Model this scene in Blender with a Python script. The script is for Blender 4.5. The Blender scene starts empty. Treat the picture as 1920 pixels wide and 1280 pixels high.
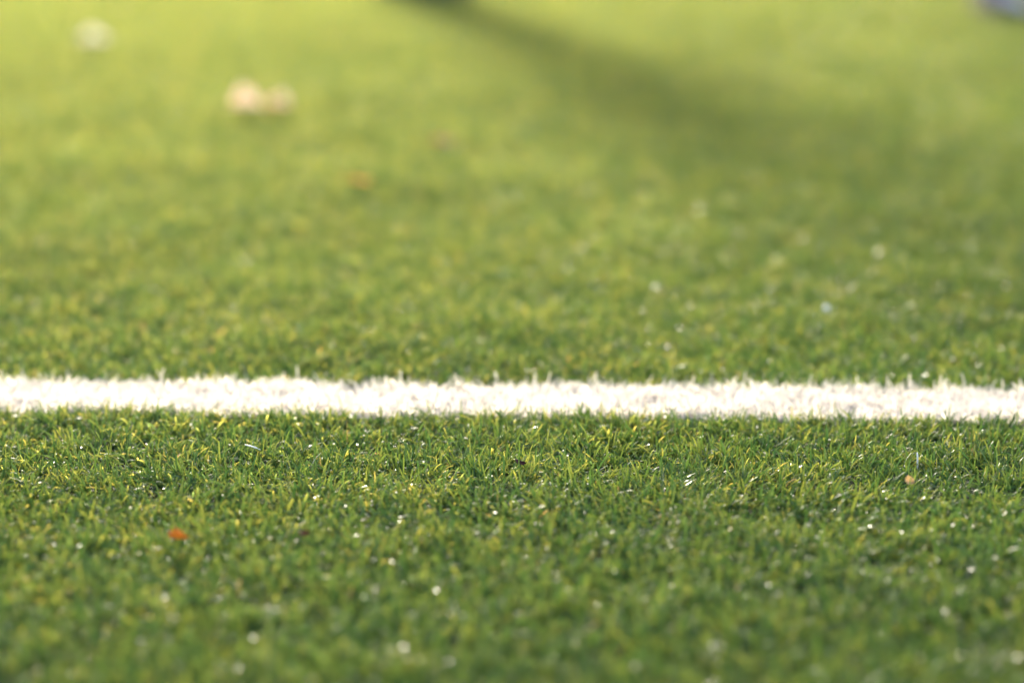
import bpy, bmesh, math, random
import numpy as np
from mathutils import Vector, Matrix

random.seed(7)
R = np.random.default_rng(11)
S = bpy.context.scene
COL = S.collection
rad = math.radians

# ---------------------------------------------------------------- place
PILE = 0.010                     # mean height of the fibre tips over the infill
CAM_H = 0.473                    # lens height over the fibre tips
PITCH = rad(11.71)
FPX = 85.0 / 36.0 * 1920.0
LINE_Y, LINE_SLOPE, LINE_W = 2.054, -0.043, 0.112
SUN_EL, SUN_AZ = rad(19.0), rad(-10.0)      # low sun ahead of the lens, a little left


def at(px, py, z=PILE):
    """ground point (at height z) seen at a photo position: used to measure where things lie"""
    v = (py - 640.0) / FPX
    d = (CAM_H + PILE - z) / (math.sin(PITCH) + v * math.cos(PITCH))
    return Vector(((px - 960.0) / FPX * d, d * (math.cos(PITCH) - v * math.sin(PITCH)), z))


def tag(o, label, cat=None, group=None, kind=None):
    o['label'] = label
    if cat: o['category'] = cat
    if group: o['group'] = group
    if kind: o['kind'] = kind
    return o


# ---------------------------------------------------------------- materials
def new_mat(name):
    m = bpy.data.materials.new(name)
    m.use_nodes = True
    nt = m.node_tree
    nt.nodes.clear()
    return m, nt, nt.nodes, nt.links


def ramp(nodes, stops, interp='LINEAR'):
    r = nodes.new('ShaderNodeValToRGB')
    cr = r.color_ramp
    cr.interpolation = interp
    while len(cr.elements) < len(stops):
        cr.elements.new(0.5)
    for e, (p, c) in zip(cr.elements, stops):
        e.position = p
        e.color = (*c, 1)
    return r


def fibre_mat(name, stops, trans_gain, trans_mix, rough_lo, rough_hi, patch=0.0, spec=0.5, forward=0.4, fgain=None):
    m, nt, N, L = new_mat(name)
    out = N.new('ShaderNodeOutputMaterial')
    at_ = N.new('ShaderNodeAttribute'); at_.attribute_name = 'rnd'
    r = ramp(N, stops)
    L.new(at_.outputs['Fac'], r.inputs['Fac'])
    col = r.outputs['Color']
    if patch:
        g = N.new('ShaderNodeNewGeometry')
        n = N.new('ShaderNodeTexNoise'); n.inputs['Scale'].default_value = 2.6
        n.inputs['Detail'].default_value = 5
        L.new(g.outputs['Position'], n.inputs['Vector'])
        mr = N.new('ShaderNodeMapRange')
        mr.inputs['From Min'].default_value = 0.3; mr.inputs['From Max'].default_value = 0.7
        mr.inputs['To Min'].default_value = 1 - patch; mr.inputs['To Max'].default_value = 1 + patch
        L.new(n.outputs['Fac'], mr.inputs['Value'])
        hs = N.new('ShaderNodeHueSaturation')
        L.new(mr.outputs['Result'], hs.inputs['Value'])
        L.new(col, hs.inputs['Color'])
        col = hs.outputs['Color']
    p = N.new('ShaderNodeBsdfPrincipled')
    L.new(col, p.inputs['Base Color'])
    p.inputs['Specular IOR Level'].default_value = spec
    at2 = N.new('ShaderNodeAttribute'); at2.attribute_name = 'gloss'
    mr2 = N.new('ShaderNodeMapRange')
    mr2.inputs['To Min'].default_value = rough_hi; mr2.inputs['To Max'].default_value = rough_lo
    L.new(at2.outputs['Fac'], mr2.inputs['Value'])
    L.new(mr2.outputs['Result'], p.inputs['Roughness'])
    t = N.new('ShaderNodeBsdfTranslucent')
    mx = N.new('ShaderNodeMix'); mx.data_type = 'RGBA'; mx.blend_type = 'MULTIPLY'
    mx.inputs['Factor'].default_value = 1.0
    L.new(col, mx.inputs['A']); mx.inputs['B'].default_value = (*trans_gain, 1)
    L.new(mx.outputs['Result'], t.inputs['Color'])
    # thin plastic scatters the light that passes through it mostly forward
    rf = N.new('ShaderNodeBsdfRefraction'); rf.inputs['IOR'].default_value = 1.4
    rf.inputs['Roughness'].default_value = 0.62
    m2 = N.new('ShaderNodeMix'); m2.data_type = 'RGBA'; m2.blend_type = 'MULTIPLY'
    m2.inputs['Factor'].default_value = 1.0
    L.new(col, m2.inputs['A']); m2.inputs['B'].default_value = (*(fgain or trans_gain), 1)
    L.new(m2.outputs['Result'], rf.inputs['Color'])
    mt = N.new('ShaderNodeMixShader'); mt.inputs['Fac'].default_value = forward
    L.new(t.outputs['BSDF'], mt.inputs[1]); L.new(rf.outputs['BSDF'], mt.inputs[2])
    ms = N.new('ShaderNodeMixShader'); ms.inputs['Fac'].default_value = trans_mix
    L.new(p.outputs['BSDF'], ms.inputs[1]); L.new(mt.outputs['Shader'], ms.inputs[2])
    L.new(ms.outputs['Shader'], out.inputs['Surface'])
    return m


def plain_mat(name, c, rough=0.6, noise=0.0, scale=40.0, c2=None, trans=0.0, bump=0.0, spec=0.5):
    m, nt, N, L = new_mat(name)
    out = N.new('ShaderNodeOutputMaterial')
    p = N.new('ShaderNodeBsdfPrincipled')
    p.inputs['Roughness'].default_value = rough
    p.inputs['Specular IOR Level'].default_value = spec
    tc = N.new('ShaderNodeTexCoord')
    n = N.new('ShaderNodeTexNoise'); n.inputs['Scale'].default_value = scale
    n.inputs['Detail'].default_value = 6
    L.new(tc.outputs['Object'], n.inputs['Vector'])
    c2 = c2 or tuple(min(1, v * (1 + noise)) for v in c)
    r = ramp(N, [(0.35, tuple(v * (1 - noise) for v in c)), (0.65, c2)])
    L.new(n.outputs['Fac'], r.inputs['Fac'])
    L.new(r.outputs['Color'], p.inputs['Base Color'])
    if bump:
        b = N.new('ShaderNodeBump'); b.inputs['Strength'].default_value = bump
        b.inputs['Distance'].default_value = 0.003
        L.new(n.outputs['Fac'], b.inputs['Height']); L.new(b.outputs['Normal'], p.inputs['Normal'])
    sh = p.outputs['BSDF']
    if trans:
        t = N.new('ShaderNodeBsdfTranslucent')
        L.new(r.outputs['Color'], t.inputs['Color'])
        ms = N.new('ShaderNodeMixShader'); ms.inputs['Fac'].default_value = trans
        L.new(sh, ms.inputs[1]); L.new(t.outputs['BSDF'], ms.inputs[2])
        sh = ms.outputs['Shader']
    L.new(sh, out.inputs['Surface'])
    return m


GREEN = fibre_mat('green_fibre',
                  [(0.0, (0.012, 0.052, 0.020)), (0.35, (0.054, 0.136, 0.032)),
                   (0.7, (0.122, 0.206, 0.038)), (0.95, (0.230, 0.290, 0.058)), (1.0, (0.30, 0.27, 0.10))],
                  (1.75, 1.40, 1.1), 0.50, 0.13, 0.5, patch=0.12, spec=0.36, forward=0.42, fgain=(2.6, 1.40, 1.6))
WHITE = fibre_mat('white_fibre',
                  [(0.0, (0.74, 0.68, 0.61)), (1.0, (0.86, 0.82, 0.76))],
                  (1.08, 1.05, 1.0), 0.50, 0.25, 0.5)

# infill: sand and dark rubber crumb
m, nt, N, L = new_mat('infill')
out = N.new('ShaderNodeOutputMaterial'); p = N.new('ShaderNodeBsdfPrincipled')
g = N.new('ShaderNodeNewGeometry')
vo = N.new('ShaderNodeTexVoronoi'); vo.inputs['Scale'].default_value = 650
L.new(g.outputs['Position'], vo.inputs['Vector'])
r = ramp(N, [(0.0, (0.007, 0.010, 0.006)), (0.6, (0.016, 0.024, 0.010)), (0.9, (0.03, 0.042, 0.014)), (1.0, (0.08, 0.075, 0.04))])
L.new(vo.outputs['Color'], r.inputs['Fac']); L.new(r.outputs['Color'], p.inputs['Base Color'])
p.inputs['Roughness'].default_value = 0.9; p.inputs['Specular IOR Level'].default_value = 0.1
b = N.new('ShaderNodeBump'); b.inputs['Distance'].default_value = 0.001
L.new(vo.outputs['Distance'], b.inputs['Height']); L.new(b.outputs['Normal'], p.inputs['Normal'])
L.new(p.outputs['BSDF'], out.inputs['Surface'])
INFILL = m
# the pitch beyond the modelled fibres
m, nt, N, L = new_mat('far_turf')
out = N.new('ShaderNodeOutputMaterial'); p = N.new('ShaderNodeBsdfPrincipled')
g = N.new('ShaderNodeNewGeometry')
n = N.new('ShaderNodeTexNoise'); n.inputs['Scale'].default_value = 60; n.inputs['Detail'].default_value = 8
L.new(g.outputs['Position'], n.inputs['Vector'])
r = ramp(N, [(0.3, (0.05, 0.11, 0.015)), (0.7, (0.14, 0.20, 0.03))])
L.new(n.outputs['Fac'], r.inputs['Fac']); L.new(r.outputs['Color'], p.inputs['Base Color'])
p.inputs['Roughness'].default_value = 0.7
b = N.new('ShaderNodeBump'); b.inputs['Distance'].default_value = 0.02
L.new(n.outputs['Fac'], b.inputs['Height']); L.new(b.outputs['Normal'], p.inputs['Normal'])
L.new(p.outputs['BSDF'], out.inputs['Surface'])
FAR_TURF = m


# ---------------------------------------------------------------- smooth random fields
class Field:
    """value noise in the ground plane"""
    def __init__(self, scale, seed):
        self.s = scale
        self.t = np.random.default_rng(seed).random((256, 256))

    def __call__(self, x, y):
        u, v = x / self.s + 1000, y / self.s + 1000
        i, j = np.floor(u).astype(int), np.floor(v).astype(int)
        fu, fv = u - i, v - j
        fu, fv = fu * fu * (3 - 2 * fu), fv * fv * (3 - 2 * fv)
        T = lambda a, b_: self.t[a % 256, b_ % 256]
        return (T(i, j) * (1 - fu) * (1 - fv) + T(i + 1, j) * fu * (1 - fv)
                + T(i, j + 1) * (1 - fu) * fv + T(i + 1, j + 1) * fu * fv)


F_big, F_mid, F_small = Field(0.55, 1), Field(0.11, 2), Field(0.030, 3)
F_dir, F_dir2 = Field(0.06, 4), Field(0.30, 5)
F_tone = Field(0.022, 9)
F_edge, F_edge2 = Field(0.05, 6), Field(0.012, 8)


def line_offset(x, y):
    """signed distance from the middle of the white line"""
    return (y - (LINE_Y + LINE_SLOPE * x)) * math.cos(math.atan(LINE_SLOPE))


# ---------------------------------------------------------------- fibres
def ribbons(x, y, length, width, az, lean0, bend, rows, rnd, gloss, z0=-0.001, twist=None, fold=None):
    """one tapered bent ribbon per root; returns arrays"""
    n = len(x)
    t = np.linspace(0, 1, rows)
    ang = lean0[:, None] + bend[:, None] * t[None, :]                 # from the vertical
    seg = length[:, None] / (rows - 1)
    am = (ang[:, 1:] + ang[:, :-1]) / 2
    hx = np.concatenate([np.zeros((n, 1)), np.cumsum(np.sin(am) * seg, 1)], 1)
    hz = np.concatenate([np.zeros((n, 1)), np.cumsum(np.cos(am) * seg, 1)], 1)
    hz = np.maximum(hz, 0.0008 * np.arange(rows)[None, :])
    dx, dy = np.cos(az), np.sin(az)
    cx = x[:, None] + dx[:, None] * hx
    cy = y[:, None] + dy[:, None] * hx
    cz = z0 + hz
    # width direction: across the lean, turned by the twist
    tw = (R.normal(0, 0.9, n) if twist is None else twist)[:, None] * (0.4 + 0.6 * t)[None, :] + R.normal(0, 0.5, n)[:, None]
    ct, st = np.cos(tw), np.sin(tw)
    # blade normal (perp. to the tangent, inside the lean plane)
    nx, nz = np.cos(ang), -np.sin(ang)
    wx = -dy[:, None] * ct + dx[:, None] * nx * st
    wy = dx[:, None] * ct + dy[:, None] * nx * st
    wz = nz * st
    prof = {6: np.array([1.0, 1.0, 0.98, 0.92, 0.82, 0.45]), 4: np.array([1.0, 0.95, 0.85, 0.45]), 3: np.array([1.0, 0.92, 0.5])}[rows]
    hw = width[:, None] * 0.5 * prof[None, :]
    V = np.empty((n, rows, 2, 3), np.float32)
    for k, s in ((0, -1), (1, 1)):
        V[:, :, k, 0] = cx + s * wx * hw
        V[:, :, k, 1] = cy + s * wy * hw
        V[:, :, k, 2] = np.maximum(cz + s * wz * hw, -0.001)
    base = (np.arange(n) * rows * 2)[:, None, None]
    k = np.arange(rows - 1)[None, :, None] * 2
    quad = np.array([0, 1, 3, 2])[None, None, :]
    Fq = (base + k + quad).reshape(-1, 4).astype(np.int32)
    fr = np.repeat(rnd, rows - 1).astype(np.float32)
    fg = np.repeat(gloss, rows - 1).astype(np.float32)
    return V.reshape(-1, 3), Fq, fr, fg


def build_fibres(name, chunks, mat):
    off, Vs, Fs, A, B = 0, [], [], [], []
    for V, Fq, fr, fg in chunks:
        Vs.append(V); Fs.append(Fq + off); A.append(fr); B.append(fg)
        off += len(V)
    V = np.concatenate(Vs); Fq = np.concatenate(Fs)
    me = bpy.data.meshes.new(name)
    me.vertices.add(len(V)); me.vertices.foreach_set('co', V.ravel())
    me.loops.add(Fq.size); me.loops.foreach_set('vertex_index', Fq.ravel())
    me.polygons.add(len(Fq))
    me.polygons.foreach_set('loop_start', np.arange(0, Fq.size, 4, dtype=np.int32))
    for nm, arr in (('rnd', np.concatenate(A)), ('gloss', np.concatenate(B))):
        a = me.attributes.new(nm, 'FLOAT', 'FACE'); a.data.foreach_set('value', arr)
    me.update(calc_edges=True)
    me.polygons.foreach_set('use_smooth', np.ones(len(Fq), bool))
    me.materials.append(mat)
    o = bpy.data.objects.new(name, me)
    COL.objects.link(o)
    return o


def roots(n_tuft_per, x0, x1, y0, y1, per, spread):
    """tufts of `per` fibres, scattered"""
    nt_ = max(1, int(n_tuft_per * (x1 - x0) * (y1 - y0)))
    tx, ty = R.uniform(x0, x1, nt_), R.uniform(y0, y1, nt_)
    x = np.repeat(tx, per) + R.normal(0, spread, nt_ * per)
    y = np.repeat(ty, per) + R.normal(0, spread, nt_ * per)
    th = R.uniform(0, 2 * np.pi, nt_ * per)
    tt = np.repeat(R.random(nt_), per)
    return x, y, th, tt


def grow(x, y, th, tt, ws, white=False):
    n = len(x)
    big, mid, small = F_big(x, y), F_mid(x, y), F_small(x, y)
    # lie of the pile: a local brushing direction mixed with each fibre's own
    flow = 2 * np.pi * (F_dir(x, y) * 1.3 + F_dir2(x, y) * 1.2)
    own = R.random(n)
    k = 0.38
    ax = np.cos(th) * (1 - k) + np.cos(flow) * k
    ay = np.sin(th) * (1 - k) + np.sin(flow) * k
    az = np.arctan2(ay, ax)
    thatch = own < (0.24 if not white else 0.42)
    up = R.random(n) < (0.03 if white else 0.15)
    length = R.normal(0.0110, 0.0028, n) * (0.68 + 0.26 * mid + 0.44 * small) * (0.93 + 0.14 * big)
    lean0 = np.abs(R.normal(0.25, 0.32, n))
    bend = R.normal(1.35, 0.75, n)
    # some stay straight and stand clear of the rest
    bend = np.where(up, R.normal(0.45, 0.5, n), bend)
    length = np.where(up, length * R.uniform(1.0, 1.65, n) * (1.35 if white else 1.0), length)
    lean0 = np.where(thatch, R.uniform(0.7, 1.35, n), lean0)
    bend = np.where(thatch, R.normal(0.4, 0.7, n), bend)
    length = np.where(thatch, R.uniform(0.006, 0.015, n), length)
    length = np.clip(length, 0.004, 0.024)
    width = R.normal(0.00118, 0.00028, n).clip(0.0005, 0.0019) * ws
    width = np.where(thatch, width * 0.75, width)
    rnd = np.clip(0.70 * R.random(n) + 0.10 * tt + 0.24 * F_tone(x, y) - 0.03, 0, 0.96)
    rnd = np.where(R.random(n) < 0.0015, 1.0, rnd)
    gl = R.random(n) ** 2.6
    return length, width, az, lean0, bend, rnd, gl


green, white = [], []


def patch(x0, x1, y0, y1, dens, ws, rows):
    per = 8
    x, y, th, tt = roots(dens / per, x0, x1, y0, y1, per, 0.0026 * ws)
    q = np.abs(line_offset(x, y)) - LINE_W / 2 - (F_edge(x, y) - 0.5) * 0.012 - (F_edge2(x, y) - 0.5) * 0.006
    g_ = q > 0
    a = grow(x[g_], y[g_], th[g_], tt[g_], ws)
    green.append(ribbons(x[g_], y[g_], a[0], a[1], a[2], a[3], a[4], rows, a[5], a[6]))
    x, y, th, tt = roots(dens * 2.6 / per, x0, x1, y0, y1, per, 0.0026 * ws) if y0 < LINE_Y + 0.3 and y1 > LINE_Y - 0.3 else (x, y, th, tt)
    w_ = np.abs(line_offset(x, y)) - LINE_W / 2 - (F_edge(x, y) - 0.5) * 0.012 - (F_edge2(x, y) - 0.5) * 0.006 <= 0
    if w_.sum():
        a = grow(x[w_], y[w_], th[w_], tt[w_], ws, True)
        white.append(ribbons(x[w_], y[w_], a[0] * 0.92, a[1] * 0.98, a[2], a[3], a[4], rows, a[5], a[6]))


DENS = 215000
ys = [0.75, 1.0, 1.2, 1.4, 1.6, 1.8, 1.95, 2.12, 2.3, 2.5, 2.75, 3.0, 3.3, 3.7, 4.2, 4.8, 5.5, 6.4, 7.4, 8.6, 10.0, 12.0]
for y0, y1 in zip(ys[:-1], ys[1:]):
    ym = (y0 + y1) / 2
    ws = 1.0 if ym < 2.5 else min(2.0, 1.0 + (ym - 2.5) * 0.27)
    if ym < 1.25: ws = 1.25
    half = 0.2118 * y1 * 1.03 + 0.05
    rows = 6 if ym < 2.4 else (4 if ym < 3.3 else 3)
    patch(-half, half, y0, y1, DENS / ws ** 1.7, ws, rows)
    side = 0.9                                           # the pitch goes on to both sides
    for s in (-1, 1):
        xa, xb = sorted((s * half, s * (half + side)))
        w2 = max(ws, 1.5)
        patch(xa, xb, y0, y1, DENS / w2 ** 1.7, w2, 4 if ym < 3.3 else 3)

turf = build_fibres('turf_grass', green, GREEN)
tag(turf, 'short green artificial turf on both sides of the white line', 'grass', kind='stuff')
line = build_fibres('white_line', white, WHITE)
tag(line, 'white pitch line of tufted turf fibres running across the green grass', 'pitch line', kind='stuff')

# the ground: one sheet to the horizon, infill under the fibres
bm = bmesh.new()
RING = [(-4.2, 0.4), (4.2, 0.4), (4.2, 12.0), (-4.2, 12.0)]
inner = [bm.verts.new((a, b_, 0)) for a, b_ in RING]
outer = [bm.verts.new((a, b_, 0)) for a, b_ in ((-300, -300), (300, -300), (300, 400), (-300, 400))]
f = bm.faces.new(inner); f.material_index = 0
for i in range(4):
    f = bm.faces.new((outer[i], outer[(i + 1) % 4], inner[(i + 1) % 4], inner[i])); f.material_index = 1
bm.normal_update()
me = bpy.data.meshes.new('ground'); bm.to_mesh(me); bm.free()
me.materials.append(INFILL); me.materials.append(FAR_TURF)
ground = bpy.data.objects.new('ground', me); COL.objects.link(ground)
tag(ground, 'dark infill and backing of the pitch under the turf', kind='structure')


# ---------------------------------------------------------------- fallen leaves
def mesh_obj(name, bm, mat, parent=None, smooth=True):
    me = bpy.data.meshes.new(name)
    bm.normal_update()
    bm.to_mesh(me); bm.free()
    if smooth:
        me.polygons.foreach_set('use_smooth', [True] * len(me.polygons))
    for mm in (mat if isinstance(mat, (list, tuple)) else [mat]):
        me.materials.append(mm)
    o = bpy.data.objects.new(name, me)
    COL.objects.link(o)
    if parent: o.parent = parent
    return o


def tube(bm, pts, radii, seg=8, cap=True):
    rings = []
    for i, p_ in enumerate(pts):
        p_ = Vector(p_)
        d = (Vector(pts[min(i + 1, len(pts) - 1)]) - Vector(pts[max(i - 1, 0)])).normalized()
        u = d.orthogonal().normalized(); w = d.cross(u)
        rings.append([bm.verts.new(p_ + (u * math.cos(2 * math.pi * k / seg) + w * math.sin(2 * math.pi * k / seg)) * radii[i]) for k in range(seg)])
    for a, b_ in zip(rings[:-1], rings[1:]):
        for k in range(seg):
            bm.faces.new((a[k], a[(k + 1) % seg], b_[(k + 1) % seg], b_[k]))
    if cap:
        bm.faces.new(rings[0][::-1]); bm.faces.new(rings[-1])


def leaf_mat(name, c1, c2, rough=0.45):
    m, nt, N, L = new_mat(name)
    out = N.new('ShaderNodeOutputMaterial'); p = N.new('ShaderNodeBsdfPrincipled')
    tc = N.new('ShaderNodeTexCoord')
    n = N.new('ShaderNodeTexNoise'); n.inputs['Scale'].default_value = 90; n.inputs['Detail'].default_value = 5
    L.new(tc.outputs['Object'], n.inputs['Vector'])
    r = ramp(N, [(0.35, c1), (0.62, c2)])
    L.new(n.outputs['Fac'], r.inputs['Fac']); L.new(r.outputs['Color'], p.inputs['Base Color'])
    p.inputs['Roughness'].default_value = rough
    b = N.new('ShaderNodeBump'); b.inputs['Distance'].default_value = 0.001; b.inputs['Strength'].default_value = 0.6
    L.new(n.outputs['Fac'], b.inputs['Height']); L.new(b.outputs['Normal'], p.inputs['Normal'])
    t = N.new('ShaderNodeBsdfTranslucent'); L.new(r.outputs['Color'], t.inputs['Color'])
    ms = N.new('ShaderNodeMixShader'); ms.inputs['Fac'].default_value = 0.6
    L.new(p.outputs['BSDF'], ms.inputs[1]); L.new(t.outputs['BSDF'], ms.inputs[2])
    L.new(ms.outputs['Shader'], out.inputs['Surface'])
    return m


def leaf(label, px, py, length, width, c1, c2, rot, tilt=(0, 0), curl=0.6, fold=0.3, lobes=0.15, z=0.004, rough=0.45, seed=0, stalk=True, crest=0.0):
    rr = random.Random(seed)
    bm = bmesh.new()
    nu, nv = 19, 9
    G = []
    for i in range(nu):
        u = i / (nu - 1)
        prof = (math.sin(math.pi * min(1, u ** 0.8)) ** 0.75) * (1 - 0.25 * u) * (1 + lobes * math.sin(u * 26)) + 0.02
        row = []
        for j in range(nv):
            v = (j / (nv - 1) - 0.5) * 2
            w = v * prof * width * 0.5
            a = curl * (u - 0.5) * 2
            xx = length * math.sin(a) / (2 * curl) if abs(curl) > 1e-3 else length * (u - 0.5)
            zz = length * (1 - math.cos(a)) / (2 * curl) if abs(curl) > 1e-3 else 0
            zz += crest * length * (math.cos(u * 4 * math.pi + 0.5) * (0.7 if u > 0.5 else 1.0)) + abs(w) * fold + (0.06 * length) * math.sin(v * 5 + u * 9 + seed) * abs(v) * 0.6
            row.append(bm.verts.new((xx, w * (1 - 0.12 * fold), zz)))
        G.append(row)
    for i in range(nu - 1):
        for j in range(nv - 1):
            bm.faces.new((G[i][j], G[i + 1][j], G[i + 1][j + 1], G[i][j + 1]))
    mt = leaf_mat('leaf_' + label.split()[0] + str(seed), c1, c2, rough)
    o = mesh_obj('fallen_leaf', bm, mt)
    so = o.modifiers.new('thickness', 'SOLIDIFY'); so.thickness = 0.0004
    o.location = at(px, py, PILE + z)
    o.rotation_euler = (tilt[0], tilt[1], rot)
    tag(o, label, 'leaf', 'fallen leaves on the turf')
    if stalk:
        bm = bmesh.new()
        e = Vector((-length * math.sin(curl) / (2 * curl), 0, length * (1 - math.cos(curl)) / (2 * curl)))
        pts = [e + Vector((0.004, 0, -0.001)), e + Vector((-0.006, 0.001, 0.001)), e + Vector((-0.013, 0.003, 0.001)), e + Vector((-0.019, 0.006, 0.0))]
        tube(bm, pts, [0.0007, 0.0006, 0.0006, 0.0008], 6)
        mesh_obj('stalk', bm, mt, o)
    return o


ORANGE = ((0.44, 0.19, 0.04), (0.62, 0.34, 0.09))
leaf('small bright orange leaf lying in the near grass at lower left', 330, 1008, 0.017, 0.014, *ORANGE, rot=2.5, tilt=(0.75, 0.2), curl=0.5, fold=0.5, z=0.005, seed=1, stalk=False)
leaf('dark reddish brown leaf scrap in the sharp grass just below the line', 975, 868, 0.010, 0.006, (0.05, 0.012, 0.008), (0.12, 0.02, 0.012), rot=0.3, tilt=(0.5, 0.3), curl=0.8, z=0.004, seed=2, stalk=False)
leaf('dull brown leaf scrap sunk in the near grass below the line', 570, 1000, 0.010, 0.006, (0.14, 0.04, 0.015), (0.22, 0.07, 0.02), rot=0.5, tilt=(0.5, 0.0), z=0.004, seed=3, stalk=False)
leaf('small curled tan leaf in the grass below the right part of the line', 1706, 903, 0.010, 0.008, (0.62, 0.46, 0.24), (0.74, 0.58, 0.34), rot=-0.6, tilt=(0.5, 0.5), curl=1.3, fold=0.4, z=0.004, seed=4, stalk=False)
leaf('crumpled bright peach leaf with a glossy top, at upper left beside a tan leaf', 464, 200, 0.056, 0.112, (0.95, 0.66, 0.44), (0.97, 0.88, 0.78), rot=0.1, tilt=(0.0, 0.0), curl=0.10, fold=0.60, z=0.012, rough=0.2, seed=5, crest=-0.04)
leaf('tan leaf touching the right side of the bright peach leaf at upper left', 524, 200, 0.040, 0.085, (0.76, 0.55, 0.34), (0.90, 0.76, 0.60), rot=-0.15, tilt=(0.0, 0.0), curl=0.10, fold=0.55, z=0.006, rough=0.3, seed=12)
leaf('pale cream leaf nearest the upper left corner', 178, 76, 0.062, 0.085, (0.86, 0.78, 0.68), (0.92, 0.87, 0.80), rot=0.15, tilt=(0.02, 0.0), curl=0.1, fold=0.55, z=0.012, rough=0.3, seed=6)
leaf('small round amber leaf beyond the line left of the middle', 680, 342, 0.030, 0.026, (0.72, 0.36, 0.05), (0.84, 0.50, 0.10), rot=0.8, tilt=(0.15, 0.1), curl=0.3, fold=0.45, z=0.010, seed=7)
leaf('brownish orange leaf farther than the round amber one', 832, 268, 0.036, 0.028, (0.42, 0.15, 0.03), (0.55, 0.24, 0.06), rot=-0.3, tilt=(0.2, 0.0), curl=0.4, z=0.009, seed=8)
leaf('faint tan leaf at the top edge above the cream leaf', 228, 8, 0.040, 0.024, (0.50, 0.34, 0.16), (0.62, 0.45, 0.25), rot=0.9, tilt=(0.3, 0.0), curl=0.2, fold=0.4, z=0.006, seed=9)


# loose white fibres and pellets
def fleck(name, label, px, py, pts, radii, mat, z=0.0, cat='fibre'):
    bm = bmesh.new()
    tube(bm, pts, radii, 8)
    o = mesh_obj(name, bm, mat)
    o.location = at(px, py, PILE + z)
    tag(o, label, cat)
    return o


FLECK = plain_mat('white_plastic', (0.80, 0.78, 0.74), 0.25, 0.05, 300)
fleck('loose_fibre', 'pale straw-like fibre lying slanted on the grass left of the middle', 474, 845,
      [(-0.0065, 0.004, 0.004), (-0.002, 0.001, 0.0038), (0.003, -0.002, 0.003), (0.0065, -0.004, 0.002)], [0.0004, 0.0006, 0.0006, 0.0003], FLECK)
fleck('loose_fibre', 'short white fibre standing upright in the grass at right below the line', 1720, 862,
      [(0.0004, 0, -0.008), (0.0002, 0, -0.002), (0, 0, 0.003), (-0.0003, 0, 0.006)], [0.0006, 0.0007, 0.0007, 0.0004], FLECK)
fleck('plastic_pellet', 'bright white pellet glinting in the blurred grass beyond the line at right', 1550, 583,
      [(-0.003, 0, 0.002), (-0.0022, 0, 0.002), (0.0022, 0.0005, 0.003), (0.003, 0.0005, 0.003)], [0.0016, 0.0030, 0.0030, 0.0016], FLECK, 0.006, 'pellet')


# ---------------------------------------------------------------- people
def skin_mesh(name, nodes, edges, mat, parent=None, sub=2, root=0):
    """nodes: list of (pos, rx, ry); grown with a Skin modifier"""
    me = bpy.data.meshes.new(name)
    me.from_pydata([n_[0] for n_ in nodes], edges, [])
    o = bpy.data.objects.new(name, me); COL.objects.link(o)
    sk = o.modifiers.new('skin', 'SKIN'); sk.use_smooth_shade = True
    if not me.skin_vertices:
        bpy.context.view_layer.objects.active = o
    lay = me.skin_vertices[0].data
    for i, n_ in enumerate(nodes):
        lay[i].radius = (n_[1], n_[2]); lay[i].use_root = (i == root)
    ss = o.modifiers.new('subd', 'SUBSURF'); ss.levels = 1; ss.render_levels = sub
    me.materials.append(mat)
    if parent: o.parent = parent
    return o


SKIN = plain_mat('skin', (0.55, 0.34, 0.25), 0.5, 0.06, 60)
HAIR = plain_mat('hair', (0.05, 0.032, 0.02), 0.55, 0.4, 200)


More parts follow.
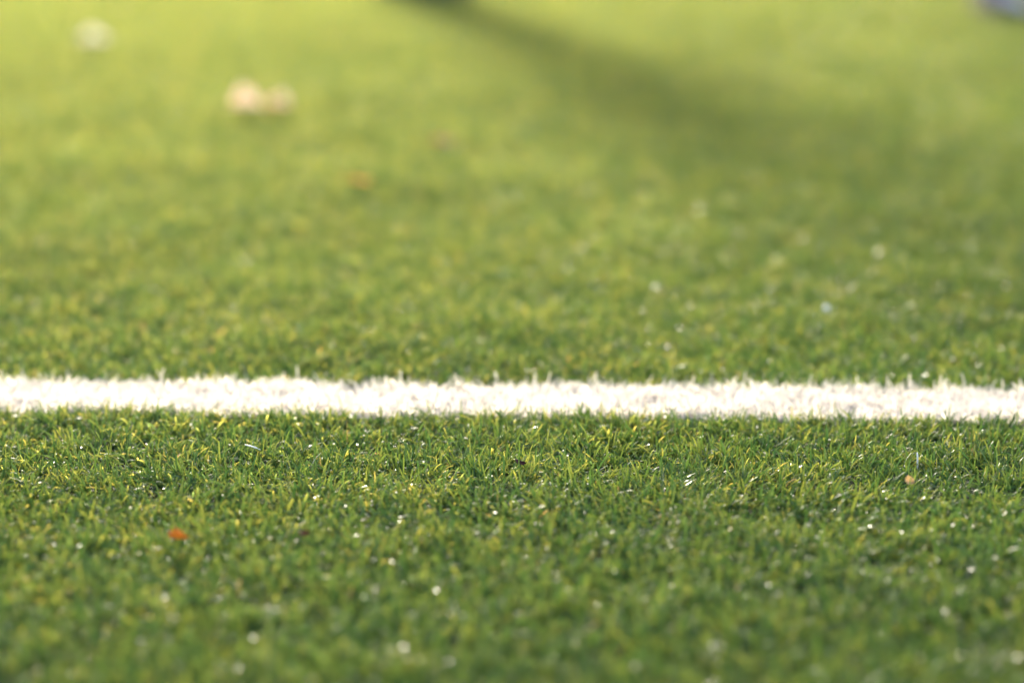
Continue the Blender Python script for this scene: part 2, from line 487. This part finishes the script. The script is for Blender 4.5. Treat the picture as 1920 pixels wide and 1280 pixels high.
def shoe(parent, at_pos, yaw, mats, lift=0.0):
    """trainer: upper > sole, laces ; toe points to -Y before the turn"""
    upper_m, sole_m, lace_m, heel_m, side_m = mats
    #         y      half w  top     (heel to toe)
    secs = [(0.085, 0.022, 0.070), (0.078, 0.031, 0.088), (0.050, 0.036, 0.094), (0.015, 0.037, 0.086), (-0.03, 0.038, 0.074),
            (-0.075, 0.043, 0.058), (-0.12, 0.046, 0.050), (-0.155, 0.041, 0.044), (-0.178, 0.029, 0.036), (-0.188, 0.012, 0.028)]
    bm = bmesh.new()
    rings = []
    nseg = 12
    for (yy, w, top) in secs:
        ring = []
        for k in range(nseg + 1):
            a = math.pi * k / nseg
            c, s = math.cos(a), math.sin(a)
            ring.append(bm.verts.new((w * (abs(c) ** 0.8) * (1 if c >= 0 else -1), yy, 0.022 + (top - 0.022) * s ** 0.7)))
        rings.append(ring)
    for i, (a, b_) in enumerate(zip(rings[:-1], rings[1:])):
        for k in range(nseg):
            f = bm.faces.new((a[k], b_[k], b_[k + 1], a[k + 1]))
            if k >= 9: f.material_index = 1
            elif k < 2: f.material_index = 2
    bm.faces.new(rings[0]); bm.faces.new(rings[-1][::-1])
    up = mesh_obj('shoe', bm, [upper_m, heel_m, side_m], parent)
    up.location = at_pos; up.rotation_euler = (lift, 0, yaw)
    bm = bmesh.new()
    low, high = [], []
    outl = [(w + 0.005, yy) for yy, w, _ in secs] + [(-w - 0.005, yy) for yy, w, _ in reversed(secs)]
    for xx, yy in outl:
        low.append(bm.verts.new((xx * 0.95, yy, 0.0 if yy > -0.14 else 0.006)))
        high.append(bm.verts.new((xx, yy, 0.026)))
    n_ = len(outl)
    for k in range(n_):
        bm.faces.new((low[k], low[(k + 1) % n_], high[(k + 1) % n_], high[k]))
    bm.faces.new(low[::-1]); bm.faces.new(high)
    mesh_obj('sole', bm, sole_m, up, smooth=False)
    bm = bmesh.new()
    for yy, zz in ((-0.02, 0.079), (-0.042, 0.0735), (-0.064, 0.066), (-0.086, 0.0595)):
        tube(bm, [(-0.022, yy, zz - 0.010), (-0.011, yy - 0.002, zz - 0.002), (0, yy, zz + 0.0015), (0.011, yy + 0.002, zz - 0.002), (0.022, yy, zz - 0.010)], [0.0028] * 5, 6)
    mesh_obj('laces', bm, lace_m, up)
    return up


def person(label, loc, yaw, feet, cloth, H=1.72):
    """feet: two (x, y, lift) in the person's own frame; faces -Y before the turn. The body mesh is the thing; clothes are its children."""
    k = H / 1.72
    hip = 0.90 * k
    nodes, edges = [], []

    def add(p_, rx, ry=None, link=None):
        nodes.append((tuple(v for v in p_), rx, ry or rx))
        if link is not None: edges.append((link, len(nodes) - 1))
        return len(nodes) - 1
    pel = add((0, 0, hip + 0.03), 0.125, 0.095)
    wai = add((0, 0, hip + 0.20), 0.115, 0.085, pel)
    che = add((0, -0.01, hip + 0.40), 0.135, 0.10, wai)
    nec0 = add((0, 0.005, hip + 0.54), 0.07, 0.07, che)
    nec = add((0, -0.005, hip + 0.60), 0.050, 0.052, nec0)
    chin = add((0, -0.015, hip + 0.665), 0.062, 0.072, nec)
    hea = add((0, -0.008, hip + 0.735), 0.075, 0.092, chin)
    add((0, 0.0, hip + 0.785), 0.058, 0.070, hea)
    add((0, -0.105, hip + 0.70), 0.010, 0.010, hea)                     # nose
    legs = []
    for s, (fx, fy, lift) in zip((-1, 1), feet):
        h_ = add((s * 0.085, 0, hip - 0.06), 0.085, 0.085, pel)
        kn = add((s * 0.085 * 0.5 + fx * 0.5, fy * 0.45 - 0.015, hip * 0.5 + 0.02), 0.056, 0.058, h_)
        cf = add((fx * 0.8 + s * 0.017, fy * 0.75 + 0.01, hip * 0.33 + 0.03), 0.052, 0.054, kn)
        an = add((fx, fy, 0.10 + lift), 0.036, 0.038, cf)
        add((fx, fy, 0.06 + lift), 0.036, 0.040, an)
        legs.append((h_, kn, cf, an))
    arms = []
    for s in (-1, 1):
        sh = add((s * 0.175, 0, hip + 0.50), 0.052, 0.052, nec0)
        el = add((s * 0.205, 0.03, hip + 0.23), 0.040, 0.040, sh)
        wr = add((s * 0.200, -0.04, hip - 0.01), 0.026, 0.030, el)
        pa = add((s * 0.203, -0.055, hip - 0.075), 0.020, 0.036, wr)
        for dy, ln in ((-0.030, 0.070), (-0.010, 0.082), (0.010, 0.076), (0.028, 0.058)):
            a = add((s * 0.201, -0.058 + dy, hip - 0.115), 0.0095, 0.0095, pa)
            b_ = add((s * 0.195, -0.062 + dy * 1.1, hip - 0.115 - ln * 0.5), 0.0085, 0.0085, a)
            add((s * 0.185, -0.064 + dy * 1.1, hip - 0.115 - ln * 0.95), 0.0075, 0.0075, b_)
        a = add((s * 0.195, -0.098, hip - 0.075), 0.0105, 0.0105, pa)
        add((s * 0.190, -0.112, hip - 0.105), 0.009, 0.009, a)
        arms.append((sh, el, wr))
    body = skin_mesh('person', nodes, edges, SKIN)
    P = [n_[0] for n_ in nodes]

    def garment(name, chain, links, mat):
        nd = [(P[i] if isinstance(i, int) else i, a, b_) for i, a, b_ in chain]
        return skin_mesh(name, nd, links, mat, body)
    # trousers
    ch = [(pel, 0.145, 0.112), (tuple(Vector(P[pel]) + Vector((0, 0, 0.10))), 0.135, 0.105)]
    lk = [(0, 1)]
    for (h_, kn, cf, an) in legs:
        i0 = len(ch)
        ch += [(h_, 0.098, 0.098), (kn, 0.074, 0.076), (cf, 0.068, 0.070), (tuple(Vector(P[an]) + Vector((0, 0, 0.03))), 0.060, 0.062)]
        lk += [(0, i0), (i0, i0 + 1), (i0 + 1, i0 + 2), (i0 + 2, i0 + 3)]
    garment('trousers', ch, lk, cloth['trousers'])
    # jacket
    ch = [(tuple(Vector(P[pel]) + Vector((0, 0, 0.04))), 0.158, 0.125), (wai, 0.140, 0.112), (che, 0.160, 0.125), (nec0, 0.085, 0.085)]
    lk = [(0, 1), (1, 2), (2, 3)]
    for (sh, el, wr) in arms:
        i0 = len(ch)
        ch += [(sh, 0.070, 0.070), (el, 0.056, 0.056), (wr, 0.040, 0.042)]
        lk += [(3, i0), (i0, i0 + 1), (i0 + 1, i0 + 2)]
    garment('jacket', ch, lk, cloth['jacket'])
    # hair and face
    bm = bmesh.new()
    bmesh.ops.create_uvsphere(bm, u_segments=24, v_segments=14, radius=1)
    bmesh.ops.delete(bm, geom=[v for v in bm.verts if v.co.z < -0.25 or (v.co.z < 0.25 and v.co.y < -0.35)], context='VERTS')
    for v in bm.verts:
        v.co = Vector((v.co.x * 0.084, v.co.y * 0.104, v.co.z * 0.098)) + Vector((0, 0.004, hip + 0.755))
    mesh_obj('hair', bm, HAIR, body)
    for s, (fx, fy, lift) in zip((-1, 1), feet):
        shoe(body, (fx, fy - 0.0 + 0.01, lift), cloth.get('toe', 0.0) * s + cloth.get('turn', 0.0), cloth['shoe'])
        bm = bmesh.new()
        tube(bm, [(fx, fy, 0.065 + lift), (fx, fy, 0.10 + lift), (fx, fy, 0.16 + lift)], [0.044, 0.043, 0.046], 16)
        mesh_obj('sock', bm, cloth['sock'], body)
    body.location = loc
    body.rotation_euler = (0, 0, yaw)
    tag(body, label, 'person', 'people standing at the far end')
    return body


NAVY = plain_mat('navy_cloth', (0.018, 0.022, 0.040), 0.85, 0.25, 120, bump=0.2)
BLACKISH = plain_mat('charcoal_knit', (0.030, 0.032, 0.042), 0.8, 0.2, 150, bump=0.2)
DSOLE = plain_mat('dark_rubber', (0.03, 0.03, 0.034), 0.6, 0.2, 80)
BLUE = plain_mat('blue_cloth', (0.010, 0.018, 0.12), 0.8, 0.2, 120, bump=0.2)
WSHOE = plain_mat('white_mesh', (0.84, 0.78, 0.82), 0.4, 0.04, 60, trans=0.35)
LILAC = plain_mat('lilac_knit', (0.42, 0.33, 0.50), 0.6, 0.15, 150, bump=0.2)
GREYP = plain_mat('grey_green_panel', (0.025, 0.03, 0.035), 0.6, 0.2, 90)

pa = at(795, -9, 0.0)
person('person in dark shoes at the top edge whose shadow falls towards the line', (pa.x, pa.y, 0.006), 0.8,
       [(-0.075, 0.0, 0.0), (0.075, 0.02, 0.0)],
       dict(trousers=NAVY, jacket=NAVY, shoe=(BLACKISH, DSOLE, BLACKISH, BLACKISH, BLACKISH), sock=BLACKISH, toe=-0.15))
pb = at(1868, 30, 0.0)
person('person in white trainers and blue trousers at the top right corner', (pb.x + 0.11, pb.y + 0.02, 0.006), 0.0,
       [(-0.11, 0.0, 0.0), (0.10, 0.22, 0.0)],
       dict(trousers=BLUE, jacket=BLUE, shoe=(WSHOE, DSOLE, LILAC, GREYP, BLUE), sock=LILAC, turn=0.25))

# ---------------------------------------------------------------- light, camera
w = bpy.data.worlds.new('World'); S.world = w; w.use_nodes = True
nt = w.node_tree; nt.nodes.clear()
wo = nt.nodes.new('ShaderNodeOutputWorld'); bg = nt.nodes.new('ShaderNodeBackground')
sky = nt.nodes.new('ShaderNodeTexSky'); sky.sky_type = 'NISHITA'; sky.sun_disc = False
sky.sun_elevation = SUN_EL; sky.sun_rotation = SUN_AZ
sky.air_density = 1.0; sky.dust_density = 1.5
bg.inputs['Strength'].default_value = 0.14
hs = nt.nodes.new('ShaderNodeHueSaturation'); hs.inputs['Saturation'].default_value = 0.78   # thin high cloud
nt.links.new(sky.outputs['Color'], hs.inputs['Color']); nt.links.new(hs.outputs['Color'], bg.inputs['Color']); nt.links.new(bg.outputs['Background'], wo.inputs['Surface'])

sl = bpy.data.lights.new('sun', 'SUN'); sl.energy = 2.45; sl.angle = rad(7.0); sl.color = (1.0, 0.90, 0.72)
so = bpy.data.objects.new('sun', sl); COL.objects.link(so)
d = Vector((-math.sin(SUN_AZ) * math.cos(SUN_EL), -math.cos(SUN_AZ) * math.cos(SUN_EL), -math.sin(SUN_EL)))
so.rotation_euler = d.to_track_quat('-Z', 'Y').to_euler()

cam = bpy.data.cameras.new('camera'); co = bpy.data.objects.new('camera', cam); COL.objects.link(co)
cam.lens = 85; cam.sensor_width = 36; cam.clip_start = 0.02; cam.clip_end = 1000
co.location = (0, 0, CAM_H + PILE)
co.rotation_euler = (math.pi / 2 - PITCH, 0, 0)
cam.dof.use_dof = True; cam.dof.focus_distance = 1.888; cam.dof.aperture_fstop = 2.4
S.camera = co

S.view_settings.view_transform = 'Standard'; S.view_settings.look = 'None'
S.view_settings.exposure = 1.88; S.view_settings.gamma = 1
S.render.engine = 'CYCLES'
S.cycles.max_bounces = 8; S.cycles.transmission_bounces = 4; S.cycles.diffuse_bounces = 4; S.cycles.glossy_bounces = 2
S.cycles.use_denoising = True
S.cycles.sample_clamp_indirect = 6; S.cycles.sample_clamp_direct = 6
